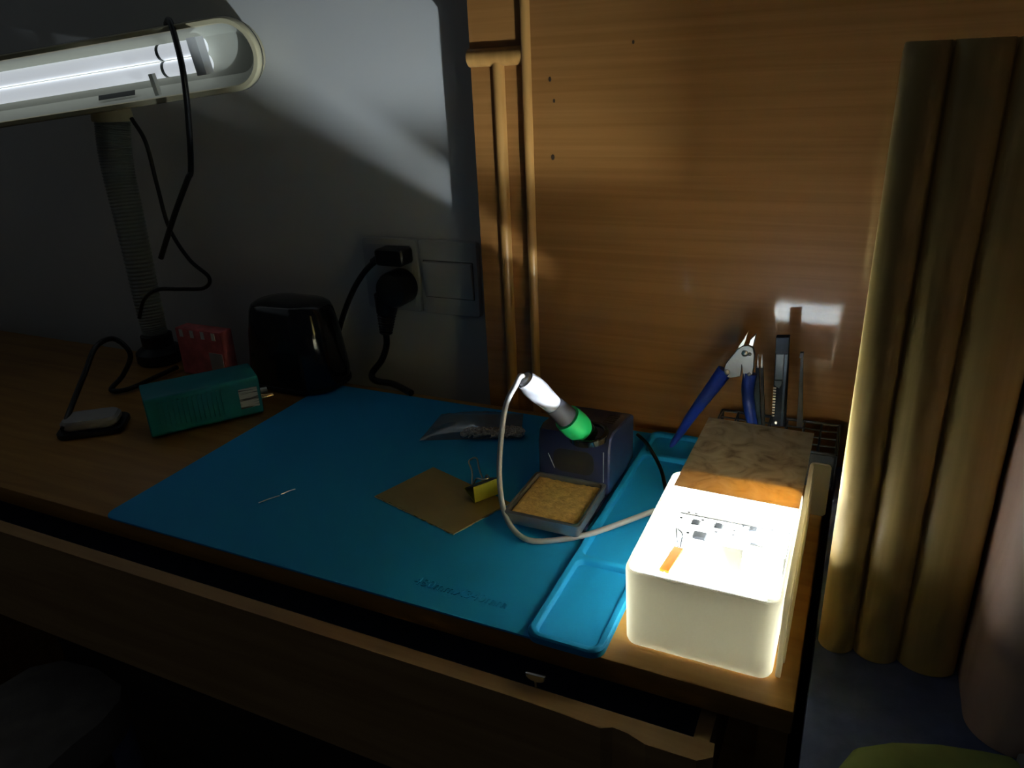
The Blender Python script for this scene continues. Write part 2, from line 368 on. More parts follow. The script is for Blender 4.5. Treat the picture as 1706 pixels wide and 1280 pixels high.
# ------------------------------------------------------------ the cream box with the light in it
BX0, BX1, BY0, BY1, BZ = -0.1145, -0.0165, 0.3885, 0.531, 0.061
bx = thing('plastic_box', 'open cream plastic box glowing from a light inside', 'box', ((BX0 + BX1) / 2, (BY0 + BY1) / 2, 0))
def bl(d, z, r=0.009): return lz(rr(BX0 + d, BX1 - d, BY0 + d, BY1 - d, max(0.002, r - d * 0.5), 6), z)
loft('box_body', [bl(0.0045, 0.0005), bl(0.0022, 0.0018), bl(0.0014, 0.004), bl(0, 0.0585), bl(0.0002, 0.0605), bl(0.0010, 0.0612), bl(0.0022, 0.0608), bl(0.0028, 0.0590), bl(0.0042, 0.006), bl(0.006, 0.0030)], 'cream', bx)
# white paper diffuser added inside the front wall to hold down its glow
tag(box('added_paper_diffuser', (BX0 + 0.0062, BY0 + 0.0052, 0.0034), (BX1 - 0.0062, BY0 + 0.0056, 0.0590), 'paper', None), 'white paper added inside the cream box to dim its front wall', 'paper')
# circuit board on a white support, with its light
PZ = 0.026
cb = thing('circuit_board', 'white circuit board with chips and sockets inside the glowing cream box', 'circuit board', (-0.066, 0.508, 0.003))
X0, X1, Y0, Y1 = -0.1065, -0.0225, 0.4925, 0.524
box('board', (X0, Y0, PZ - 0.0016), (X1, Y1, PZ), 'pcb', cb, bev=0.0003)
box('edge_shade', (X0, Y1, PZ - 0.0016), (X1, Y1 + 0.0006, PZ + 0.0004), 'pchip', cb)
for x in (X0 + 0.004, X1 - 0.004):
    for y in (Y0 + 0.004, Y1 - 0.004): lathe('standoff', [(0.002, 0.0031), (0.002, PZ - 0.0016)], Matrix.Translation((x, y, 0)), 'white', cb, n=12)
def comp(name, px, py, wx, wy, hz, m):
    p = at_z(px, py, PZ + hz); p.x = min(max(p.x, X0 + wx / 2), X1 - wx / 2)
    return box(name, (p.x - wx / 2, p.y - wy / 2, PZ), (p.x + wx / 2, p.y + wy / 2, PZ + hz), m, cb, bev=0.0002)
for px, py in ((1159, 869), (1197, 875), (1255, 881)):
    c_ = comp('chip', px, py, 0.0050, 0.0064, 0.0012, 'pchip')
    bb = [v.co for v in c_.data.vertices]; cx0, cx1 = min(v.x for v in bb), max(v.x for v in bb); cy0, cy1 = min(v.y for v in bb), max(v.y for v in bb)
    for k in range(4):
        y = cy0 + (k + 0.5) * (cy1 - cy0) / 4
        box('pin', (cx0 - 0.001, y - 0.0003, PZ), (cx1 + 0.001, y + 0.0003, PZ + 0.0004), 'psteel', c_)
for px, py, m in ((1135, 862, 'pchip'), (1148, 853, 'pchip'), (1160, 855, 'pchip'), (1171, 866, 'pchip'), (1193, 886, 'pchip'), (1224, 884, 'pchip'), (1222, 891, 'pchip'), (1238, 876, 'psteel'), (1286, 883, 'pchip'), (1285, 892, 'pchip'), (1184, 880, 'white'), (1146, 887, 'pchip')):
    comp('resistor', px, py, 0.0020, 0.0013, 0.0007, m)
def usb(px, py, wx):
    p = at_z(px, py, PZ + 0.003); s = box('usb_socket', (p.x - wx / 2, Y0 - 0.0015, PZ), (p.x + wx / 2, Y0 + 0.0065, PZ + 0.0032), 'psteel', cb, bev=0.0008)
    box('socket_mouth', (p.x - wx / 2 + 0.0008, Y0 - 0.0017, PZ + 0.0007), (p.x + wx / 2 - 0.0008, Y0 - 0.0014, PZ + 0.0025), 'pchip', s)
usb(1165, 892, 0.0098); usb(1263, 914, 0.0132)
# the bright LED strip on a low white block
LX, LZ = -0.040, 0.024
lm = thing('led_module', 'dazzling white LED lamp on a small block inside the cream box', 'led lamp', (LX, 0.464, 0.003))
box('block', (LX - 0.010, 0.446, 0.0031), (LX + 0.010, 0.4685, LZ - 0.0025), 'white', lm, bev=0.001)
lathe('led_column', [(0.0054, 0), (0.0054, 0.0085)], Matrix.Translation((LX, 0.459, LZ - 0.0025)), 'led', lm, n=24)
lathe('led_cap', [(0.0058, 0), (0.0058, 0.0008), (0.0045, 0.0012)], Matrix.Translation((LX, 0.459, LZ + 0.0060)), 'white', lm, n=24)
lathe('led_dome', [(0.0068, 0), (0.0067, 0.001), (0.0062, 0.0026), (0.0050, 0.0040), (0.0028, 0.0048), (0.0005, 0.0050)], Matrix.Translation((-0.0305, 0.4992, PZ)), 'led', lm, n=24)
box('added_light_blocker', (-0.0500, 0.4690, 0.0032), (-0.0225, 0.4702, 0.0460), 'white', lm, bev=0.0003)  # plate added behind the LED to keep its direct light off the wardrobe
# wires and orange tape
wa, wb, wc = at_z(1128, 881, PZ + 0.001), at_z(1131, 914, 0.030), at_z(1106, 952, 0.031)
tp = thing('taped_wire', 'pair of thin wires ending in orange tape inside the cream box', 'wire', (wc.x, wc.y, 0.003))
for s in (-1, 1):
    tube('wire', [wa + V((0.0006 * s, 0, 0)), wa.lerp(wb, 0.5) + V((0.0022 * s + 0.001, 0, 0.004)), wb + V((0.0006 * s, 0, 0.0))], 0.0005, 'pchip', tp, n=8)
dv = (wc - wb); mwt = frame(wb, dv, (0, 0, 1))
prism('tape', rr(0, dv.length, -0.0012, 0.0012, 0.0004, 2), -0.0035, 0.0035, 'kapton', tp, mw=mwt)
tube('wire_tail', [wc - dv * 0.05, V((wc.x + 0.004, wc.y - 0.012, 0.018)), V((wc.x + 0.010, wc.y - 0.010, 0.0045)), V((wc.x + 0.03, wc.y + 0.002, 0.0042))], 0.0011, 'white', tp, n=8)
# burl sheet lying across the rear of the box
z1 = 0.0615
pc = [at_z(1122, 812, z1), at_z(1331, 852, z1), at_z(1356, 725, z1), at_z(1181, 698, z1)]
sh = prism('veneer_sheet', [(p.x, p.y) for p in pc], z1, z1 + 0.0016, 'burl', smooth=False)
tag(sh, 'brown grey burl patterned sheet lying over the rear of the cream box', 'sheet')
# cream lid standing on edge against the right side of the box
ld = thing('box_lid', 'cream plastic lid with a pull tab standing on edge against the box', 'lid', (-0.0135, 0.48, 0))
LXa, LXb = -0.0160, -0.0128
mwl = frame((LXa, 0.0, 0.0), (0, 1, 0), (0, 0, 1))
prism('lid_panel', rr(0.392, 0.580, 0.0005, 0.0625, 0.008), 0.0, LXb - LXa, 'cream', ld, mw=mwl, bev=0.0006)
prism('lid_rim', rr(0.400, 0.572, 0.007, 0.056, 0.006), LXb - LXa - 0.0001, LXb - LXa + 0.0012, 'cream', ld, mw=mwl, bev=0.0004)
mwt2 = frame((0, 0.581, 0), (1, 0, 0), (0, 0, 1))
prism('pull_tab', rr(LXa, 0.0, 0.014, 0.0615, 0.0035), 0.0, 0.0025, 'cream', ld, mw=mwt2, bev=0.0005)

# ------------------------------------------------------------ black grid tool rack with tools
gz = 0.035
GX0, GX1, GY0, GY1 = -0.108, 0.002, 0.650, 0.7150
rk = thing('tool_rack', 'black wire grid tool rack on the desk behind the cream box', 'tool rack', ((GX0 + GX1) / 2, 0.69, 0))
fr = bmesh.new()
for a, b in (((GX0, GY0), (GX1, GY0)), ((GX0, GY1), (GX1, GY1)), ((GX0, GY0), (GX0, GY1)), ((GX1, GY0), (GX1, GY1))):
    for z in (0.003, gz): add_tube(fr, [V((*a, z)), V((*b, z))], 0.0016, 8)
for x in (GX0, GX1):
    for y in (GY0, GY1): add_tube(fr, [V((x, y, 0.0005)), V((x, y, gz))], 0.0016, 8)
fin('frame', fr, 'grid', rk)
nx, ny = 7, 4
for i in range(1, nx):
    x = GX0 + (GX1 - GX0) * i / nx; tube('grid_wire', [V((x, GY0, 0.003)), V((x, GY0, gz)), V((x, GY1, gz)), V((x, GY1, 0.003))], 0.0009, 'grid', rk, n=6, smooth_path=False)
for j in range(1, ny):
    y = GY0 + (GY1 - GY0) * j / ny; tube('grid_wire', [V((GX0, y, 0.003)), V((GX0, y, gz)), V((GX1, y, gz)), V((GX1, y, 0.003))], 0.0009, 'grid', rk, n=6, smooth_path=False)
box('rack_floor', (GX0, GY0, 0.0008), (GX1, GY1, 0.0026), 'grid', rk)
prism('front_plate', rr(GX0 + 0.03, GX1 - 0.001, 0.003, gz + 0.001, 0.003), 0.0, 0.0015, 'smoke', rk, mw=frame((0, GY0 - 0.003, 0), (1, 0, 0), (0, 0, 1)), bev=0.0004)

YT = 0.668
def tp2(px, py, y=YT): return at_y(px, py, y)
def plate(name, pix, y0, y1, m, parent, smooth=False, bev=0.0006):
    """outline measured in the upright plane y0, given thickness y0..y1 away from the viewer"""
    o2 = [at_y(px, py, y0) for px, py in pix]; mw = frame((0, y0, 0), (1, 0, 0), (0, 0, 1))   # local z points to -y
    return prism(name, [(p.x, p.z) for p in o2], -(y1 - y0), 0.0, m, parent, mw=mw, bev=bev, smooth=smooth)
pl = thing('cutting_pliers', 'steel cutting pliers with curved blue handles standing jaws up in the rack', 'pliers', tp2(1235, 700))
j1 = plate('jaw', [(1246, 554), (1243, 566), (1239, 577), (1234, 582), (1229, 584), (1230, 578), (1237, 568)], YT - 0.002, YT + 0.004, 'steel', pl)
j2 = plate('jaw', [(1259, 558), (1257, 570), (1254, 578), (1247, 575), (1250, 566)], YT - 0.002, YT + 0.004, 'steel', pl)
plate('pivot_plate', [(1206, 617), (1209, 606), (1229, 582), (1237, 577), (1247, 576), (1254, 580), (1257, 592), (1256, 612), (1252, 628), (1240, 632), (1237, 612), (1236, 606), (1233, 628), (1216, 630), (1208, 628)], YT - 0.003, YT + 0.003, 'dullsteel', pl)
for px, py, r in ((1241, 589, 0.0030), (1249, 590, 0.0016), (1211, 620, 0.0026), (1248, 624, 0.0018)):
    lathe('rivet', [(r, 0), (r, 0.0008), (r * 0.6, 0.0016), (r * 0.1, 0.0018)], axis_frame(tp2(px, py, YT - 0.003), (0, -1, 0)), 'steel', pl, n=14)
hl = [(1208, 617), (1196, 634), (1182, 653), (1163, 678), (1146, 702), (1133, 722), (1120, 740)]
cl = [tp2(px, py) for px, py in hl]; cl[-1].y -= 0.004
pts = spline(cl, 5); nn = len(pts)
def handle(name, pts, wide, thin, parent):
    L = []
    for i, p in enumerate(pts):
        t = (pts[min(i + 1, len(pts) - 1)] - pts[max(i - 1, 0)]).normalized(); s = V((0, -1, 0)); u = t.cross(s).normalized()
        f = i / (len(pts) - 1); wv = wide(f)
        L.append([p + u * (wv * math.cos(a)) + s * (thin * math.sin(a)) for a in [2 * math.pi * k / 14 for k in range(14)]])
    return loft(name, L, 'blue', parent)
handle('handle', pts, lambda f: 0.0072 * (1 - 0.62 * f ** 1.6) if f < 0.97 else 0.0018, 0.0042, pl)
handle('handle', spline([tp2(px, py) for px, py in ((1250, 622), (1246, 645), (1247, 670), (1251, 695), (1256, 716))], 5), lambda f: 0.0062 * (1 - 0.2 * f), 0.0042, pl)
ck = thing('craft_knife', 'black craft knife with a slate slider standing upright in the rack', 'knife', tp2(1292, 706))
YK = 0.676
plate('knife_sleeve', [(1293, 562), (1315, 562), (1308, 712), (1285, 710)], YK, YK + 0.008, 'ink_black', ck)
plate('blade_cover', [(1293, 590), (1306, 590), (1304, 636), (1291, 636)], YK - 0.0012, YK, 'slate', ck)
plate('side_rail', [(1308, 590), (1312, 590), (1304, 710), (1300, 710)], YK - 0.0015, YK, 'tealgrey', ck)
plate('slider', [(1290, 634), (1303, 634), (1303, 642), (1298, 648), (1290, 642)], YK - 0.003, YK, 'slate', ck)
for k in range(11):
    q = at_y(1290.5 - k * 0.3, 646 + k * 4.6, YK); box('ratchet_tooth', (q.x - 0.0009, YK - 0.0012, q.z - 0.0006), (q.x + 0.0014, YK, q.z + 0.0006), 'steel', ck)
q = at_y(1293, 704, YK); lathe('end_clip', [(0.0016, 0), (0.0020, 0.001), (0.0012, 0.0018)], axis_frame(q, (0, -1, 0.2)), 'steel', ck, n=10)
tw = thing('tweezers', 'steel tipped tweezers with dark grips standing beside the blue pliers', 'tweezers', tp2(1266, 706))
YE = 0.680
plate('grip', [(1259, 612), (1264, 612), (1268, 712), (1254, 710), (1256, 660)], YE, YE + 0.004, 'tealgrey', tw)
plate('grip', [(1266, 612), (1271, 612), (1274, 712), (1269, 712)], YE + 0.001, YE + 0.005, 'black', tw)
plate('tip', [(1262.5, 592), (1264, 613), (1260.5, 613)], YE, YE + 0.002, 'steel', tw, bev=0)
plate('tip', [(1269.5, 591), (1270.5, 613), (1267, 613)], YE + 0.001, YE + 0.003, 'steel', tw, bev=0)
hk = thing('hook_probe', 'thin dark hooked probe standing in the rack beside the craft knife', 'probe', tp2(1334, 706))
plate('shaft', [(1334, 594), (1338, 594), (1337, 712), (1327, 712), (1331, 640)], 0.690, 0.693, 'chip', hk)
plate('hook', [(1333, 588), (1339, 588), (1338, 597), (1331, 597)], 0.689, 0.693, 'chip', hk)

# ------------------------------------------------------------ soldering station
st = thing('soldering_station', 'dark blue soldering iron stand with a sponge tray on the mat', 'soldering stand', (-0.213, 0.57, 0.002))
SX0, SX1 = -0.248, -0.1795
ang = math.radians(-2.0); RS = Matrix.Translation((-0.2, 0.48, 0)) @ Matrix.Rotation(ang, 4, 'Z') @ Matrix.Translation((0.2, -0.48, 0))
RS = Matrix.Translation((-0.0015, 0, 0))
box('base', (SX0 + 0.003, 0.495, 0.0025), (SX1 - 0.001, 0.635, 0.0075), 'navy', st, bev=0.001)
tray_o = lambda d, z: lz(rr(SX0 + d, SX1 - d, 0.484 + d, 0.558 - d, 0.0035, 3), z)
loft('sponge_tray', [tray_o(0.003, 0.0076), tray_o(0.001, 0.0085), tray_o(0, 0.0190), tray_o(0.0012, 0.0200), tray_o(0.0030, 0.0198), tray_o(0.0034, 0.0100)], 'trim', st)
bm = bmesh.new(); NX, NY = 26, 28; g = []
for j in range(NY + 1):
    row = []
    for i in range(NX + 1):
        x = SX0 + 0.0034 + (SX1 - SX0 - 0.0068) * i / NX; y = 0.4874 + 0.0672 * j / NY
        e = min(i, NX - i, j, NY - j)
        row.append(bm.verts.new((x, y, 0.0172 + random.uniform(-0.0006, 0.0006) - (0.0025 if e == 0 else 0))))
    g.append(row)
for j in range(NY):
    for i in range(NX): bm.faces.new((g[j][i], g[j][i + 1], g[j + 1][i + 1], g[j + 1][i]))
fin('sponge', bm, 'sponge', st, auto=False)
# body: side profile with a sloping crown, extruded across
prof = [(0.559, 0.0078), (0.559, 0.052), (0.563, 0.0615), (0.571, 0.0645), (0.626, 0.0585), (0.634, 0.054), (0.634, 0.0078)]
bxL, bxR = SX0 + 0.002, SX1 + 0.0015
L = []
for x, s in ((bxL, 0.0015), (bxL + 0.0015, 0), (bxR - 0.0015, 0), (bxR, 0.0015)):
    cy, cz = 0.596, 0.036
    L.append([V((x, y + (cy - y) * s / 0.04, z + (cz - z) * s / 0.03)) for y, z in prof])
bd = loft('body', L, 'navy', st)
prism('front_recess', rr(SX0 + 0.017, SX1 - 0.013, 0.024, 0.047, 0.008), 0, 0.0006, 'black', bd, mw=frame((0, 0.5592, 0), (1, 0, 0), (0, 0, 1)))
for a, b in (((SX1 - 0.004, 0.5585, 0.020), (SX1 - 0.004, 0.5585, 0.050)), ((SX0 + 0.012, 0.5585, 0.040), (SX0 + 0.018, 0.5585, 0.026))):
    tube('bright_edge', [V(a), V(b)], 0.0004, 'steel', bd, n=6, smooth_path=False)
for k in range(5): box('vent_slot', (SX1 - 0.016, 0.592 + k * 0.005, 0.0615 - k * 0.0006), (SX1 - 0.006, 0.594 + k * 0.005, 0.0628 - k * 0.0006), 'black', bd)
# iron: axis from the green collar up to the cable end
pB = at_y(956, 706, 0.557); pA = at_y(874, 632, 0.520)
ax = (pA - pB).normalized(); ln = (pA - pB).length
pM = pB - ax * 0.022
lathe('holder_ring', [(0.0100, -0.012), (0.0105, -0.002), (0.0110, 0.004), (0.0112, 0.0085), (0.0100, 0.0090), (0.0085, 0.004)], axis_frame(pM, ax), 'gloss', st)
hc = at_z(981, 722, 0.0625)
lathe('holder_boss', [(0.0180, -0.004), (0.0178, 0.0012), (0.0170, 0.0020), (0.0150, 0.0020), (0.0138, 0.0012), (0.0135, -0.003)], axis_frame(hc, (-0.05, -0.12, 1)), 'gloss', st)
ir = thing('soldering_iron', 'soldering iron with grey handle and bright green collar in the stand', 'soldering iron', pB)
IF = axis_frame(pB, ax)
lathe('handle', [(0.0095, 0.0075), (0.0090, 0.014), (0.0078, 0.028), (0.0088, 0.040), (0.0100, 0.052), (0.0098, 0.060), (0.0080, 0.070), (0.0070, ln - 0.008), (0.0066, ln), (0.0055, ln + 0.0012)], IF, 'grip', ir)
lathe('grip_sleeve', [(0.0098, 0.0060), (0.0101, 0.0090), (0.0096, 0.018), (0.0086, 0.031)], IF, 'darkgrip', ir)
lathe('collar', [(0.0070, -0.0150), (0.0100, -0.0135), (0.0122, -0.009), (0.0130, -0.003), (0.0128, 0.006), (0.0122, 0.0105), (0.0095, 0.0110)], IF, 'green', ir)
lathe('barrel', [(0.004, -0.026), (0.0042, -0.012)], IF, 'steel', ir, n=16)
pE = pA + ax * 0.0012
cpts = [pA - ax * 0.002, pA + ax * 0.005, at_y(860, 640, 0.513), at_y(843, 675, 0.508), at_y(835, 730, 0.502), at_y(832, 790, 0.496), at_y(838, 845, 0.488), at_z(855, 882, 0.008), at_z(885, 901, 0.0046), at_z(935, 899, 0.0048), at_z(985, 889, 0.0085), at_z(1040, 870, 0.0092), at_z(1090, 851, 0.0090)]
for k in (7, 8): cpts[k].z = max(cpts[k].z, 0.0046)
tube('cord', cpts, 0.0024, 'cable', ir, n=12, per=10)
# dark lead of the stand crossing the tray
tag(tube('power_lead', [at_z(1062, 724, 0.012), at_z(1078, 740, 0.0085), at_z(1098, 775, 0.0085), at_z(1106, 800, 0.0085), at_z(1112, 835, 0.0085)], 0.0018, 'cord', None), 'thin dark lead crossing the teal tray behind the cream box', 'cable')

# ------------------------------------------------------------ gold sheet, binder clip, bag, wire scraps on the mat
g0, g1, g2, g3 = [at_z(*p, 0.003) for p in ((625, 827), (755, 890), (850, 838), (722, 779))]
ol = []
for a, b, rough in ((g0, g1, 1), (g1, g2, 0), (g2, g3, 0), (g3, g0, 0)):
    n = 40 if rough else 4; nrm = V((0, 0, 1)).cross(b - a).normalized()
    for k in range(n):
        p = a.lerp(b, k / n) + (nrm * random.uniform(-0.0009, 0.0009) if rough and k else V()); ol.append((p.x, p.y))
gs = thing('gold_sheet', 'thin dull gold square sheet with one ragged edge on the teal mat', 'sheet', ((g0 + g2) / 2).xy.to_3d() + V((0, 0, 0.002)))
prism('sheet', ol, 0.0021, 0.0034, 'gold', gs, smooth=False)
for a, b in ((g1, g2), (g0, g1)):
    n = 24; P = [a.lerp(b, k / n) + V((random.uniform(-0.0005, 0.0005), random.uniform(-0.0005, 0.0005), -0.0004)) for k in range(n + 1)]
    tube('bright_edge', P, 0.0006, 'goldedge', gs, n=6, smooth_path=False)
bc = thing('binder_clip', 'yellow binder clip with wire handles standing at the gold sheet', 'clip', at_z(812, 835, 0.004))
ca = at_z(791, 838, 0.0045); cbp = at_z(843, 818, 0.0045)
ux = (cbp - ca).normalized(); ux.z = 0; ux.normalize(); uy = V((0, 0, 1)).cross(ux); wl = 0.030
mwc = frame(ca, ux, uy)     # x along the clip, y away, z up
def clip_sheet(name, a, b, m):
    a, b = V(a), V(b); dirv = (b - a).normalized(); n = V((-dirv.y, dirv.x)) * 0.0005
    o2 = [a + n, b + n, b - n, a - n]
    return loft(name, [[mwc @ V((x, p.x, p.y)) for p in o2] for x in (0, wl)], m, bc)
clip_sheet('spine', (0, 0), (0.001, 0.0155), 'yellow')
clip_sheet('jaw_plate', (0, 0), (0.0165, 0.0065), 'yellow')
clip_sheet('jaw_plate', (0.001, 0.0155), (0.0165, 0.0075), 'black')
tube('lip', [mwc @ V((0, 0.0168, 0.007)), mwc @ V((wl, 0.0168, 0.007))], 0.0012, 'yellow', bc, n=8, smooth_path=False)
t0 = mwc @ V((0.008, 0.0168, 0.009)); t1 = mwc @ V((0.020, 0.0168, 0.009)); top = at_y(788, 764, t0.y + 0.022)
s_ = (t1 - t0) * 0.5
tube('wire_handle', [t0, t0.lerp(top, 0.5) - s_ * 0.1, top - s_ * 0.75 - (top - t0) * 0.10, top - s_ * 0.3, top + s_ * 0.3, top + s_ * 0.8 - (top - t0) * 0.10, t1.lerp(top, 0.5) + s_ * 0.2, t1], 0.0008, 'steel', bc, n=8, per=6)
tube('wire_handle', [mwc @ V(q) for q in ((0.008, 0.0165, 0.0062), (0.009, 0.010, 0.0170), (0.011, 0.002, 0.0190), (0.017, 0.001, 0.0192), (0.020, 0.010, 0.0170), (0.021, 0.0165, 0.0080))], 0.0008, 'steel', bc, n=8, per=6)
# clear bag with a roll of grey wire wool
bg = thing('zip_bag', 'clear plastic bag with grey brown scraps lying on the mat', 'bag', at_z(790, 715, 0.002))
corners = [at_z(698, 734, 0.003), at_z(868, 730, 0.003), at_z(872, 690, 0.003), at_z(735, 690, 0.003)]
bm = bmesh.new(); N = 18
for top_ in (0, 1):
    g = []
    for j in range(N + 1):
        row = []
        for i in range(N + 1):
            u, v = i / N, j / N
            p = corners[0].lerp(corners[1], u).lerp(corners[3].lerp(corners[2], u), v)
            bulge = math.sin(math.pi * min(1, max(0, u))) ** 0.6 * math.sin(math.pi * v) ** 0.6
            p.z = 0.0028 + (0.0115 * bulge + random.uniform(0, 0.0016) * (bulge > 0) if top_ else 0.0)
            row.append(bm.verts.new(p))
        g.append(row)
    for j in range(N):
        for i in range(N): bm.faces.new((g[j][i], g[j][i + 1], g[j + 1][i + 1], g[j + 1][i]))
fin('bag_film', bm, 'film', bg)
bm = bmesh.new()
ra, rb_ = at_z(775, 723, 0.006), at_z(868, 722, 0.006); nrm = V((0, 0, 1)).cross((rb_ - ra).normalized())
for k in range(90):
    f = random.random(); c0 = ra.lerp(rb_, f) + nrm * random.uniform(-0.006, 0.007); a = random.uniform(0, 6.28); r = random.uniform(0.002, 0.006)
    P = [c0 + V((math.cos(a + t * 1.1) * r, math.sin(a + t * 1.1) * r, 0.0005 * t + random.uniform(-0.001, 0.0025))) for t in range(6)]
    add_tube(bm, spline(P, 3), 0.0007, 6)
o = fin('scraps', bm, 'grit', bg); o['kind'] = 'stuff'
box('paper_slip', (-0.007, -0.003, -0.0005), (0.007, 0.003, 0.0005), 'white', bg, mw=Matrix.Translation(at_z(778, 722, 0.008)) @ Matrix.Rotation(0.3, 4, 'Z'))
for k, (a, b) in enumerate((((431, 838), (466, 826)), ((468, 824), (492, 815)))):
    tag(tube('wire_scrap', [at_z(*a, 0.0026), at_z((a[0] + b[0]) / 2, (a[1] + b[1]) / 2 - 0.6, 0.0026), at_z(*b, 0.0026)], 0.0005, 'steel', None, n=8),
        ('longer' if k == 0 else 'shorter') + ' bright wire scrap on the dark part of the mat', 'wire')

# ------------------------------------------------------------ teal device with a label and a brass connector
f0, f1 = at_z(254, 733, 0.001), at_z(441, 689, 0.001)
ux = (f1 - f0).normalized(); uy = V((0, 0, 1)).cross(ux); ld_ = (f1 - f0).length
mwd = frame(f0, ux, uy)
dev = thing('teal_device', 'teal metal device box with ridged side and white label beside the mat', 'device', f0)
prism('case', rr(0, 0.058, 0, 0.046, 0.004), 0.0, ld_, 'teal', dev, mw=mwd @ Matrix(((0, 0, 1, 0), (1, 0, 0, 0), (0, 1, 0, 0.001), (0, 0, 0, 1))), bev=0.0012)
for k in range(14):
    x = ld_ * (0.10 + 0.042 * k); box('ridge', (x, -0.0020, 0.010), (x + ld_ * 0.018, 0.0005, 0.041), 'teal', dev, mw=mwd)
box('label', (ld_ * 0.80, -0.0008, 0.012), (ld_ * 0.97, 0.0003, 0.036), 'label', dev, mw=mwd)
def along(a, prof, m, nm):
    return lathe(nm, prof, mwd @ Matrix.Translation(a) @ Matrix.Rotation(math.pi / 2, 4, 'Y'), m, dev, n=16)
along((ld_, 0.010, 0.017), [(0.0042, 0), (0.0042, 0.003), (0.003, 0.003), (0.003, 0.009), (0.0022, 0.015), (0.001, 0.0155)], 'brass', 'connector')
along((ld_, 0.030, 0.017), [(0.0055, 0), (0.0055, 0.004), (0.0042, 0.004), (0.0042, 0.012)], 'steel', 'connector')

# ------------------------------------------------------------ glossy black speaker, red pack, pale gadget and cables on the left
sp = thing('black_speaker', 'glossy black tapered speaker standing on the rear of the mat', 'speaker', (-0.645, 0.705, 0.001))
def so(w_, d_, z, r): return lz(rr(-0.642 - w_, -0.642 + w_ * 0.98, 0.702 - d_, 0.702 + d_, r, 8), z)
loft('speaker_body', [so(0.058, 0.036, 0.0022, 0.03), so(0.064, 0.042, 0.006, 0.034), so(0.065, 0.043, 0.020, 0.035), so(0.060, 0.040, 0.070, 0.034), so(0.055, 0.036, 0.100, 0.032), so(0.052, 0.033, 0.107, 0.030), so(0.046, 0.028, 0.1105, 0.026), so(0.03, 0.016, 0.1125, 0.014)], 'gloss', sp)
loft('base_ring', [so(0.060, 0.038, 0.0018, 0.031), so(0.0655, 0.0435, 0.004, 0.035), so(0.0655, 0.0435, 0.008, 0.035), so(0.064, 0.042, 0.0085, 0.034)], 'black', sp)
rp = thing('red_pack', 'small red and white pack standing behind the teal device', 'pack', (-0.775, 0.67, 0.0))
mr = frame((-0.822, 0.672, 0.0005), (1, 0, 0), (0, 1, 0)) @ Matrix.Rotation(0.0, 4, 'Z')
box('carton', (0.0, 0.0, 0.0), (0.080, 0.022, 0.066), 'red', rp, bev=0.002, mw=mr)
for k in range(4): box('white_strip', (0.008 + 0.019 * k, -0.0006, 0.054), (0.014 + 0.019 * k, 0.0004, 0.064), 'white', rp, mw=mr)
box('white_panel', (0.055, -0.0006, 0.008), (0.078, 0.0004, 0.036), 'grey', rp, mw=mr, bev=0.0003)
pg = thing('pale_gadget', 'pale grey rounded gadget with dark base beside the teal device', 'gadget', at_z(150, 720, 0))
p0, p1 = at_z(98, 725, 0.006), at_z(196, 712, 0.006)
ux2 = (p1 - p0).normalized(); mg = frame(p0, ux2, V((0, 0, 1)).cross(ux2)); lg = (p1 - p0).length
prism('dark_base', rr(-0.004, lg + 0.006, -0.006, 0.045, 0.012), -0.0055, 0.001, 'black', pg, mw=mg, bev=0.001)
prism('pale_cover', rr(0, lg, 0, 0.038, 0.012), 0.001, 0.012, 'grey', pg, mw=mg, bev=0.003)
tag(tube('looped_cable', [at_z(105, 715, 0.012), at_z(118, 680, 0.022), at_z(142, 620, 0.05), at_z(160, 578, 0.07), at_z(190, 565, 0.07), at_z(217, 590, 0.05), at_z(205, 625, 0.02), at_z(185, 650, 0.006), at_z(215, 648, 0.005), at_z(260, 628, 0.005), at_z(295, 612, 0.005)], 0.0032, 'cord', None), 'thick black cable looping up beside the pale gadget', 'cable')

# ------------------------------------------------------------ desk lamp
bs = at_z(262, 578, 0.0); YL = min(bs.y, 0.70); bs = at_y(262, 566, YL); bs.z = 0.0
lp = thing('desk_lamp', 'cream fluorescent desk lamp with grey corrugated gooseneck on the desk', 'lamp', bs)
lathe('base_clamp', [(0.030, 0.0005), (0.032, 0.003), (0.032, 0.016), (0.028, 0.020), (0.021, 0.024), (0.021, 0.040), (0.018, 0.042)], Matrix.Translation(bs), 'black', lp)
npix = ((187, 196), (190, 240), (198, 290), (212, 350), (228, 420), (243, 490), (256, 545))
npt = [at_y(px, py, YL + (0.028 * (1 - k / 6))) for k, (px, py) in enumerate(npix)]; npt.append(bs + V((0, 0, 0.035)))
sm = spline(npt, 22); rad = [(0.0225 - 0.006 * i / len(sm)) * (1.0 if i % 2 else 0.93) for i in range(len(sm))]
tube('gooseneck', sm, rad, 'neck', lp, n=20, smooth_path=False)
ER = at_y(376, 92, 0.725); EL = at_y(0, 154, 0.645)
nu = (EL - ER).normalized()
cd = (CAM - ER).normalized(); fn = (cd + V((0, 0, -0.02))); fn = (fn - nu * fn.dot(nu)).normalized(); vv = fn.cross(nu)
if vv.z < 0: vv = -vv
HL = (EL - ER).length + 0.10; HR = 0.0405
def hp(u, v, n_): return ER + nu * u + vv * v + fn * n_
def stad(ins, n_, sh=0.0):
    r = HR - ins; out = []
    for k in range(17):
        a = math.pi / 2 + math.pi * k / 16; out.append((r * math.cos(a), r * math.sin(a)))
    for k in range(17):
        a = -math.pi / 2 + math.pi * k / 16; out.append((HL + r * math.cos(a), r * math.sin(a)))
    return [hp(u, v + sh, n_) for u, v in out]
